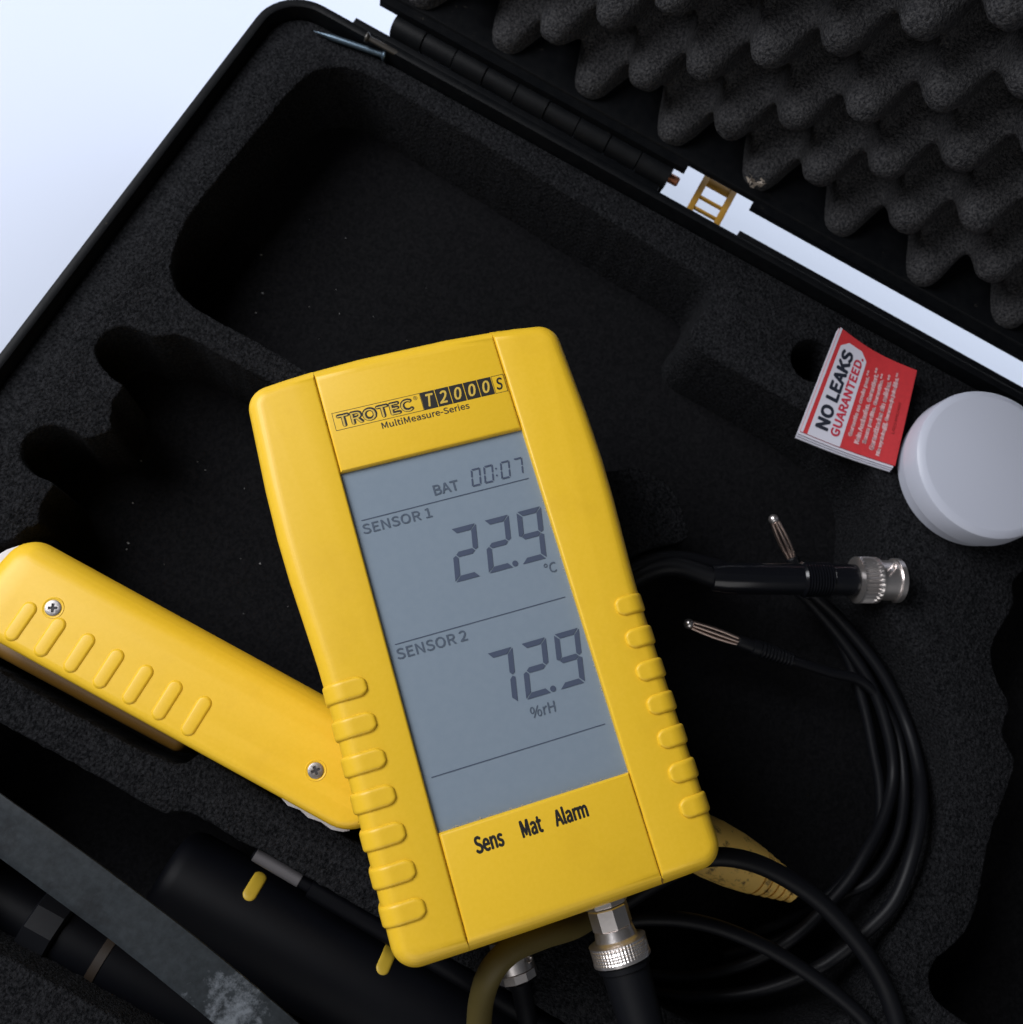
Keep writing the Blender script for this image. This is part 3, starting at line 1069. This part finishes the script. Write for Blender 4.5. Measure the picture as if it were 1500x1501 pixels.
# panel split in strips so that it follows the bowed cover
def strip_poly(poly, nt=14):
    out = []
    for k in range(nt):
        a, b = 0.93 * k / nt, 0.93 * (k + 1) / nt

        def span(t_):
            xs = []
            for i in range(len(poly)):
                p, q = poly[i], poly[(i + 1) % len(poly)]
                if (p[1] - t_) * (q[1] - t_) <= 0 and abs(p[1] - q[1]) > 1e-9:
                    xs.append(p[0] + (q[0] - p[0]) * (t_ - p[1]) / (q[1] - p[1]))
            return min(xs), max(xs)
        (a0, a1), (b0, b1) = span(max(a, 1e-4)), span(min(b, 0.9299))
        m = 6
        for i in range(m):
            f, g = i / m, (i + 1) / m
            out.append(([(a0 + (a1 - a0) * f, a, 0), (a0 + (a1 - a0) * g, a, 0), (b0 + (b1 - b0) * g, b, 0), (b0 + (b1 - b0) * f, b, 0)], [(0, 1, 2, 3)]))
    return merge(*out)


part('white_panel', on_book(strip_poly(pan), 0.06), 'paper', book, smooth=0)
part('white_margin', on_book(merge(*[rect(0.0, k / 12, 0.028, (k + 1) / 12, 0) for k in range(12)]), 0.06), 'paper', book, smooth=0)
part('lettering', on_book(rot_text('NO LEAKS', 0.115, 0.262, 0.09, 0.86, 0.018), 0.16), 'navy', book, smooth=0)
part('lettering', on_book(rot_text('GUARANTEED.', 0.285, 0.385, 0.075, 0.87, 0.010), 0.16), 'red_ink', book, smooth=0)
for i, (ln, tb, te) in enumerate((('Garantie ne coule pas.**', 0.13, 0.80), ('Kein Auslaufen. Garantiert.**', 0.085, 0.86), ('Senza perdite. Garantito.**', 0.11, 0.83),
                                  ('Garantizadas sin salidas.**', 0.075, 0.85), ('Nie wyciekają. Gwarancja jakości.**', 0.04, 0.90))):
    s = 0.462 + 0.079 * i
    part('lettering', on_book(rot_text(ln, s, s + 0.058, tb, te, 0.009), 0.12), 'pink_ink', book, smooth=0)
part('lettering', on_book(rot_text('LR03 MN2400', 0.885, 0.915, 0.30, 0.62, 0.0), 0.12), 'dark_red', book, smooth=0)

# ------------------------------------------------------------------ white jar
JC = (122.6, 84.4)
jar = thing('screw_jar', 'small round white plastic jar with flat screw lid on the foam', 'jar', (JC[0], JC[1], ZF))
part('jar_body', lathe((JC[0], JC[1], ZF), (0, 0, 1), [(0, 21.4), (0.4, 22.6), (1.2, 23.2), (5.8, 23.5), (5.9, 22.2), (7.4, 22.0)], 96), 'jar', jar, smooth=30)
part('jar_lid', lathe((JC[0], JC[1], ZF + 6.6), (0, 0, 1), [(0, 23.2), (0.15, 24.2), (0.5, 24.5), (7.1, 24.2), (7.9, 23.9), (8.3, 23.4), (9.0, 21.9), (9.1, 21.5), (9.1, 0.05)], 96), 'jar', jar, smooth=25)

# ------------------------------------------------------------------ lead with bayonet connector in the coil pocket
def polyline(pts, per=9):
    return spline([at(*p) for p in pts], per)


b0 = at(1253, 850, 60)
bd = (at(1332, 851, 60) - b0).normalized()
bnc = thing('coiled_lead', 'coiled black lead with silver bayonet connector pointing at the jar', 'cable', b0)
part('knurled_ring', knurl_geo(b0, bd, 6.8, 7.2, 30, 0.36, False, 180, 10), 'metal', bnc, smooth=50)
part('bayonet_sleeve', bayonet_geo(b0 + bd * 6.8, bd, 5.8, 6.2), 'metal', bnc, smooth=30)
part('end_ring', lathe(b0 + bd * 12.2, bd, [(0, 5.6), (0.3, 6.9), (1.8, 6.9), (2.1, 6.5), (2.1, 5.2), (-2.0, 5.0)], 48), 'metal', bnc, smooth=30)
br = lambda s, a: 0.0
part('grip_boot', lathe(b0, -bd, [(0, 4.6), (0.3, 4.9), (8, 4.8)] + [(8.4 + 0.9 * k + d_, 4.9 + (0.5 if d_ in (0.3, 0.6) else -0.4)) for k in range(10) for d_ in (0.0, 0.3, 0.6)] + [(17.8, 4.8), (30, 4.9), (42, 4.7), (46, 4.0)], 40), 'gloss', bnc, smooth=30)
e0 = b0 - bd * 45
part('cord', tube(spline([e0, at(985, 830, 58), at(930, 848, 56), at(860, 905, 52), at(830, 1010, 46), at(860, 1150, 44)], 10), 3.0), 'cable', bnc)
part('cord', tube(polyline([(1060, 832, 56), (1000, 818, 57), (950, 824, 57), (900, 852, 55), (850, 930, 50), (840, 1050, 42)]), 2.3), 'cable', bnc)
part('cord', tube(polyline([(1165, 850, 44), (1200, 878, 44), (1240, 918, 43), (1292, 985, 42), (1328, 1060, 42), (1347, 1130, 48), (1350, 1185, 56), (1338, 1250, 61), (1312, 1318, 61), (1272, 1362, 58),
                            (1210, 1412, 52), (1130, 1447, 45), (1050, 1460, 40), (960, 1455, 40), (880, 1420, 40)]), 1.95), 'cable', bnc)
part('cord', tube(polyline([(1165, 862, 40), (1190, 885, 40), (1240, 945, 39), (1280, 1010, 38), (1303, 1080, 38), (1309, 1140, 38), (1295, 1200, 42), (1268, 1252, 46), (1235, 1302, 47), (1165, 1372, 45),
                            (1090, 1413, 39), (1000, 1431, 38), (900, 1420, 38)]), 1.9), 'cable', bnc)

# two banana plugs
def banana(tip, tail_pts, label, z, boot):
    a, b = at(*tip[0]), at(*tip[1])
    d = (b - a).normalized()
    L = (b - a).length
    th = thing('banana_plug', label, 'plug', a, group='banana plugs in the coil pocket')
    part('plug_tip', lathe(a, d, [(0, 0.4), (0.25, 1.0), (0.9, 1.5), (1.6, 1.6), (2.3, 1.45), (2.8, 1.1)], 24), 'metal', th)

    n = 14
    part('core', lathe(a, d, [(2.6, 0.9), (L - 0.2, 0.9), (L, 1.2)], 20), 'rubber', th)
    sd = d.cross(Vector((0, 0, 1))).normalized()
    ov = sd.cross(d)
    for q in range(6):
        an = 2 * math.pi * (q + 0.25) / 6
        rad_v = sd * math.cos(an) + ov * math.sin(an)
        pts = [a + d * (2.7 + (L - 3.0) * k / n) + rad_v * (0.95 + 0.55 * math.sin(math.pi * (0.08 + 0.84 * k / n))) for k in range(n + 1)]
        part('spring_blade', tube(pts, 0.52, 8), 'pin_metal', th, smooth=60)
    if boot:
        part('strain_relief', lathe(b - d * 0.3, d, [(0, 1.9), (0.4, 2.1), (5, 2.1), (5.3, 2.6), (7.5, 2.6), (7.8, 2.2)] + [(8.2 + 1.2 * k + e_, 2.5 - 0.06 * k + (0.2 if e_ in (0.3, 0.8) else -0.3)) for k in range(9) for e_ in (0.0, 0.3, 0.8, 1.1)] + [(19.5, 1.7)], 28), 'rubber', th, smooth=30)
    else:
        part('strain_relief', lathe(b - d * 0.3, d, [(0, 1.9), (0.4, 2.2), (8, 2.3), (14, 2.0)], 28), 'rubber', th)
    part('cord', tube(spline([b + d * (18 if boot else 12)] + [at(*p) for p in tail_pts], 9), 1.7), 'cable', th)
    return th


banana(((1131, 755, 50), (1160, 818, 46)), [(1205, 900, 36), (1240, 960, 35), (1265, 1030, 35), (1280, 1100, 35), (1290, 1160, 35), (1285, 1220, 34), (1250, 1275, 32), (1190, 1330, 31), (1100, 1370, 30)], 'ribbed metal banana plug sticking up beside the silver connector boot', 48, False)
banana(((1003, 912, 46), (1082, 940, 45)), [(1215, 985, 41), (1268, 1002, 39), (1310, 1060, 36), (1325, 1140, 38), (1318, 1220, 44), (1282, 1286, 46), (1228, 1316, 42), (1160, 1370, 34), (1060, 1400, 30)], 'ribbed metal banana plug with long black strain relief lying by the meter ribs', 45, True)

# dirty yellow connector half under the cable
g0, g1 = at(1016, 1230, 46), at(1184, 1314, 42)
gd = (g1 - g0).normalized()
yc = thing('dirty_connector', 'dirty ochre plastic connector with stepped teeth lying in the pocket under a cable', 'connector', g0)
GL = (g1 - g0).length
part('connector_body', lathe(g0, gd, [(0, 8.6), (6, 8.8), (14, 8.3), (20, 7.4)], 36), 'yellow_dirty', yc)
prof = []
for k in range(6):
    s_ = 20 + k * 2.6
    r_ = 7.3 - 0.6 * k
    prof += [(s_, r_), (s_ + 1.7, r_ - 0.2), (s_ + 1.75, r_ - 1.1), (s_ + 2.55, r_ - 1.2)]
part('strain_teeth', lathe(g0, gd, prof, 36), 'yellow_dirty', yc, smooth=25)
part('connector_tip', lathe(g0 + gd * 35 + Vector((0, 0.8, 0)), gd, [(0, 2.2), (4.2, 2.0), (4.8, 1.5)], 20), 'yellow_dirty', yc)

# cables running out from under the meter
loop = thing('looped_cable', 'thick olive brown cable looping out from under the meter at bottom edge', 'cable', at(705, 1470, 60))
part('cord', tube(polyline([(735, 1640, 34), (708, 1560, 52), (703, 1490, 66), (716, 1432, 78), (748, 1393, 80), (795, 1371, 77), (850, 1352, 70), (900, 1310, 66), (930, 1250, 62)], 12), 3.3, 18), 'olive', loop)
side = thing('thick_cable', 'thick black cable arching from under the meter corner over the ochre connector', 'cable', at(1060, 1257, 60))
part('cord', tube(polyline([(900, 1330, 67), (980, 1280, 69), (1030, 1258, 69), (1080, 1258, 70), (1135, 1277, 69), (1200, 1320, 67), (1262, 1388, 64), (1300, 1455, 61), (1322, 1530, 61), (1335, 1620, 61)], 12), 2.6, 18), 'cable', side)
mid = thing('curved_cable', 'thin black cable curving from the plug towards the lower right corner', 'cable', at(1000, 1350, 60))
part('cord', tube(polyline([(800, 1300, 56), (850, 1330, 59), (900, 1347, 61), (950, 1345, 62), (1005, 1348, 62), (1062, 1362, 61), (1130, 1392, 60.5), (1200, 1437, 60.5), (1265, 1493, 60.5), (1320, 1570, 60.5)], 10), 2.1, 16), 'cable', mid)

# ------------------------------------------------------------------ black hammer probe in the lower pocket
pr = thing('black_probe', 'black cylindrical probe with yellow oval inlays in the lower foam pocket', 'probe', (20, -134, 36))
PA = Vector((-36, -137.0, 36.0))
PD = Vector((1, 0, 0))
PR = 15.0
part('barrel', lathe(PA, PD, [(0, 11.6), (0.5, 12.8), (2.2, 14.3), (5, PR), (150, PR), (151, 14)], 72), 'barrel', pr)


def inlay(x):
    """capsule inlay wrapped on the barrel"""
    V, F = [], []
    na, nr = 28, 4
    ang0 = rad(45)
    w, l = 1.95, 5.2
    out = []
    for sgn in (1, -1):
        for k in range(13):
            a = math.pi * k / 12 + (0 if sgn > 0 else math.pi)
            out.append((w * math.cos(a), w * math.sin(a) + (l - w) * sgn))
        for k in range(1, 8): out.append((-sgn * w, sgn * (l - w) * (1 - k / 4.0)))
    na = len(out)
    rings = [(0.0, 0.0), (0.03, 0.2), (0.4, 0.42), (1.2, 0.48), (2.0, 0.5)]
    for ins, h in rings:
        for p in inset(out, ins):
            th_ = ang0 - p[1] / PR
            V.append(PA + Vector((p[0] + x, -(-math.cos(th_)) * 0 , 0)) + Vector((0, math.cos(th_) * (PR + h - 0.1), math.sin(th_) * (PR + h - 0.1))))
    for i in range(len(rings) - 1):
        for k in range(na):
            j = (k + 1) % na
            F.append((i * na + k, i * na + j, (i + 1) * na + j, (i + 1) * na + k))
    F += [tuple((len(rings) - 1) * na + i for i in t_) for t_ in tri([inset(out, 2.0)])]
    return V, F


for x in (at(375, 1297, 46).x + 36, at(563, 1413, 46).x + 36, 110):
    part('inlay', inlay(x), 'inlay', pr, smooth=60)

rod = thing('slim_rod', 'slim black rod with pale label lying along the foam ridge edge', 'probe', (20, -118, 48))
RA, RB = at(372, 1250, 52), at(780, 1490, 52)
rd_ = (RB - RA).normalized()
part('rod_body', lathe(RA, rd_, [(0, 1.3), (0.5, 1.8), (18, 1.8), (18.3, 2.9), (95, 2.9), (96, 2.4)], 28), 'barrel', rod)
part('rod_label', lathe(RA + rd_ * 0.6 + Vector((0, 0, 0.1)), rd_, [(0, 1.8), (0.1, 1.95), (14.2, 1.95), (14.3, 1.8)], 28), 'label_grey', rod, label='pale grey label band')

nutp = thing('ringed_probe', 'dark probe with wide faceted ring beneath the grey strap', 'probe', (-55, -163, 36))
NA_ = Vector((-61, -163.2, 34.0))
part('ring', lathe(NA_, PD, [(0, 10.6), (0.6, 11.6), (8.6, 11.6), (9.2, 10.8)], 12), 'rubber', nutp, smooth=20)
part('barrel', lathe(NA_ + PD * 9.0, PD, [(0, 9.6), (60, 9.6), (90, 8)], 48), 'barrel', nutp)
part('tail', lathe(NA_, -PD, [(0, 8.6), (14, 8.2), (15, 7)], 40), 'barrel', nutp)
part('band', lathe(NA_ + PD * 21, PD, [(0, 9.65), (0.1, 9.85), (2.6, 9.85), (2.7, 9.65)], 48), 'ochre_dull', nutp, label='faint ochre band')

# ------------------------------------------------------------------ grey strap across the lower left corner
strap = thing('lid_strap', 'worn flat grey strap crossing the lower left corner', 'strap', (-30, -142, 60))


def strap_geo(z0=0.0, th_=1.3, tt=(0.0, 1.0), f=(0.0, 1.0), n=40):
    up_e = [(-160, 1042, 66), (-60, 1118, 74), (0, 1163, 78), (100, 1234, 80), (200, 1308, 81), (300, 1385, 82), (430, 1494, 82), (560, 1610, 80)]
    lo_e = [(-160, 1140, 66), (-60, 1214, 74), (0, 1258, 78), (95, 1328, 80), (170, 1384, 81), (240, 1440, 82), (322, 1508, 82), (430, 1610, 80)]
    A, B = spline([at(*p) for p in up_e], 10), spline([at(*p) for p in lo_e], 10)
    m = 10
    V, F = [], []
    N = len(A)
    i0, i1 = int(tt[0] * (N - 1)), int(tt[1] * (N - 1))
    for i in range(i0, i1 + 1):
        for k in range(m + 1):
            u = f[0] + (f[1] - f[0]) * k / m
            p = A[i].lerp(B[i], u)
            edge = 0.35 * max(0, abs(2 * u - 1) - 0.85) / 0.15
            V.append((p.x, p.y, p.z + z0 - edge + 0.25 * noise.noise(p * 0.12)))
    cnt = len(V)
    V += [(v[0], v[1], v[2] - th_) for v in V]
    rows = i1 - i0 + 1
    for i in range(rows - 1):
        for k in range(m):
            q = i * (m + 1) + k
            F.append((q, q + 1, q + m + 2, q + m + 1))
            F.append((cnt + q, cnt + q + m + 1, cnt + q + m + 2, cnt + q + 1))
        for k in (0, m):
            q = i * (m + 1) + k
            F.append((q, q + m + 1, cnt + q + m + 1, cnt + q))
    for i in (0, rows - 1):
        for k in range(m):
            q = i * (m + 1) + k
            F.append((q, q + 1, cnt + q + 1, cnt + q))
    return V, F


part('strap_band', strap_geo(), 'strap', strap, smooth=40)


def scuff_material():
    """pale rubbed patches on the strap near its middle"""
    nt = M['strap'].node_tree
    bs = nt.nodes['Principled BSDF']
    src = bs.inputs['Base Color'].links[0].from_socket
    tc = nt.nodes.new('ShaderNodeTexCoord')
    c = (at(345, 1470, 82) - Vector((-30, -142, 60))) * S
    d = nt.nodes.new('ShaderNodeVectorMath')
    d.operation = 'DISTANCE'
    d.inputs[1].default_value = c
    nt.links.new(tc.outputs['Object'], d.inputs[0])
    mr = nt.nodes.new('ShaderNodeMapRange')
    mr.inputs['From Min'].default_value = 0.004
    mr.inputs['From Max'].default_value = 0.024
    mr.inputs['To Min'].default_value = 0.20
    mr.inputs['To Max'].default_value = -0.15
    nt.links.new(d.outputs['Value'], mr.inputs['Value'])
    n = nt.nodes.new('ShaderNodeTexNoise')
    n.inputs['Scale'].default_value = 190
    n.inputs['Detail'].default_value = 8
    n.inputs['Roughness'].default_value = 0.72
    nt.links.new(tc.outputs['Object'], n.inputs['Vector'])
    ad = nt.nodes.new('ShaderNodeMath')
    nt.links.new(n.outputs['Fac'], ad.inputs[0])
    nt.links.new(mr.outputs['Result'], ad.inputs[1])
    r = nt.nodes.new('ShaderNodeValToRGB')
    r.color_ramp.elements[0].position = 0.62
    r.color_ramp.elements[1].position = 0.80
    nt.links.new(ad.outputs[0], r.inputs['Fac'])
    mx = nt.nodes.new('ShaderNodeMix')
    mx.data_type = 'RGBA'
    nt.links.new(r.outputs['Color'], mx.inputs['Factor'])
    nt.links.new(src, mx.inputs['A'])
    mx.inputs['B'].default_value = (0.13, 0.145, 0.165, 1)
    nt.links.new(mx.outputs['Result'], bs.inputs['Base Color'])


scuff_material()

# ------------------------------------------------------------------ two loose steel nails by the hinge corner
def nail(tip, head, r, mat, label):
    a, b = at(*tip), at(*head)
    d = (b - a).normalized()
    L = (b - a).length
    th = thing('steel_nail', label, 'nail', a, group='loose nails by the hinge')
    part('shank', lathe(a, d, [(0, 0.08), (5.5, r * 0.85), (6.5, r), (L, r)], 20), mat, th)
    part('nail_head', lathe(a + d * L, d, [(-0.5, r), (0, r * 1.6), (0.5, r * 1.75), (0.9, r * 1.6)], 20), mat, th)


nail((460, 46, 59.4), (562, 81, 59.8), 1.05, 'nail', 'blue grey steel nail lying on the foam in the case corner')
nail((617, 98, 60.5), (540, 56, 64.0), 0.95, 'nail_dark', 'dark tarnished nail leaning against the hinge edge')

# torn scrap of foam caught on a bump, and lint
out = []
c0 = lid_pt((16.9, 12.6, 4.0))
for k in range(18):
    r = rnd.uniform(0.7, 1.6)
    c = c0 + Vector((rnd.uniform(-2.2, 2.2), rnd.uniform(-1.6, 0.4), rnd.uniform(-1.2, 1.2)))
    vs = [c + Vector((rnd.uniform(-r, r), rnd.uniform(-r, r) * 0.6, rnd.uniform(-r, r))) for _ in range(4)]
    out.append((vs, [(0, 1, 2), (0, 1, 3), (0, 2, 3), (1, 2, 3)]))
so = link('foam_scrap', mesh_of('foam_scrap', *merge(*out), 'scrap', (0, 0, 0), 0))
tag(so, 'torn pale scrap of foam stuck on the tip of an egg crate bump', 'scrap')

out = []
rl = random.Random(11)
for k in range(40):
    if rl.random() < 0.5:
        p = at(rl.uniform(330, 980), rl.uniform(260, 520), 26.0)
        z = 26.15
        if not (-120 < p.x < 20 and -20 < p.y < 80): continue
    else:
        p = at(rl.uniform(180, 480), rl.uniform(640, 900), 24.0)
        z = 24.15
    r = rl.choice((0.12, 0.16, 0.2, 0.35))
    a = rl.uniform(0, 6.28)
    pts = [(p.x + r * rl.uniform(0.6, 1.6) * math.cos(a + j * 1.256), p.y + r * 0.7 * math.sin(a + j * 1.256)) for j in range(5)]
    out.append(([(q[0], q[1], z + 0.15) for q in pts] + [(p.x, p.y, z - 0.1)], [(0, 1, 2, 3, 4)] + [(j, (j + 1) % 5, 5) for j in range(5)]))
lo = link('lint', mesh_of('lint', *merge(*out), 'lint', (0, 0, 0), 0))
tag(lo, 'pale specks of lint on the pocket floors', 'lint', kind='stuff')

for o in scene.objects:
    if 'base' in o: del o['base']
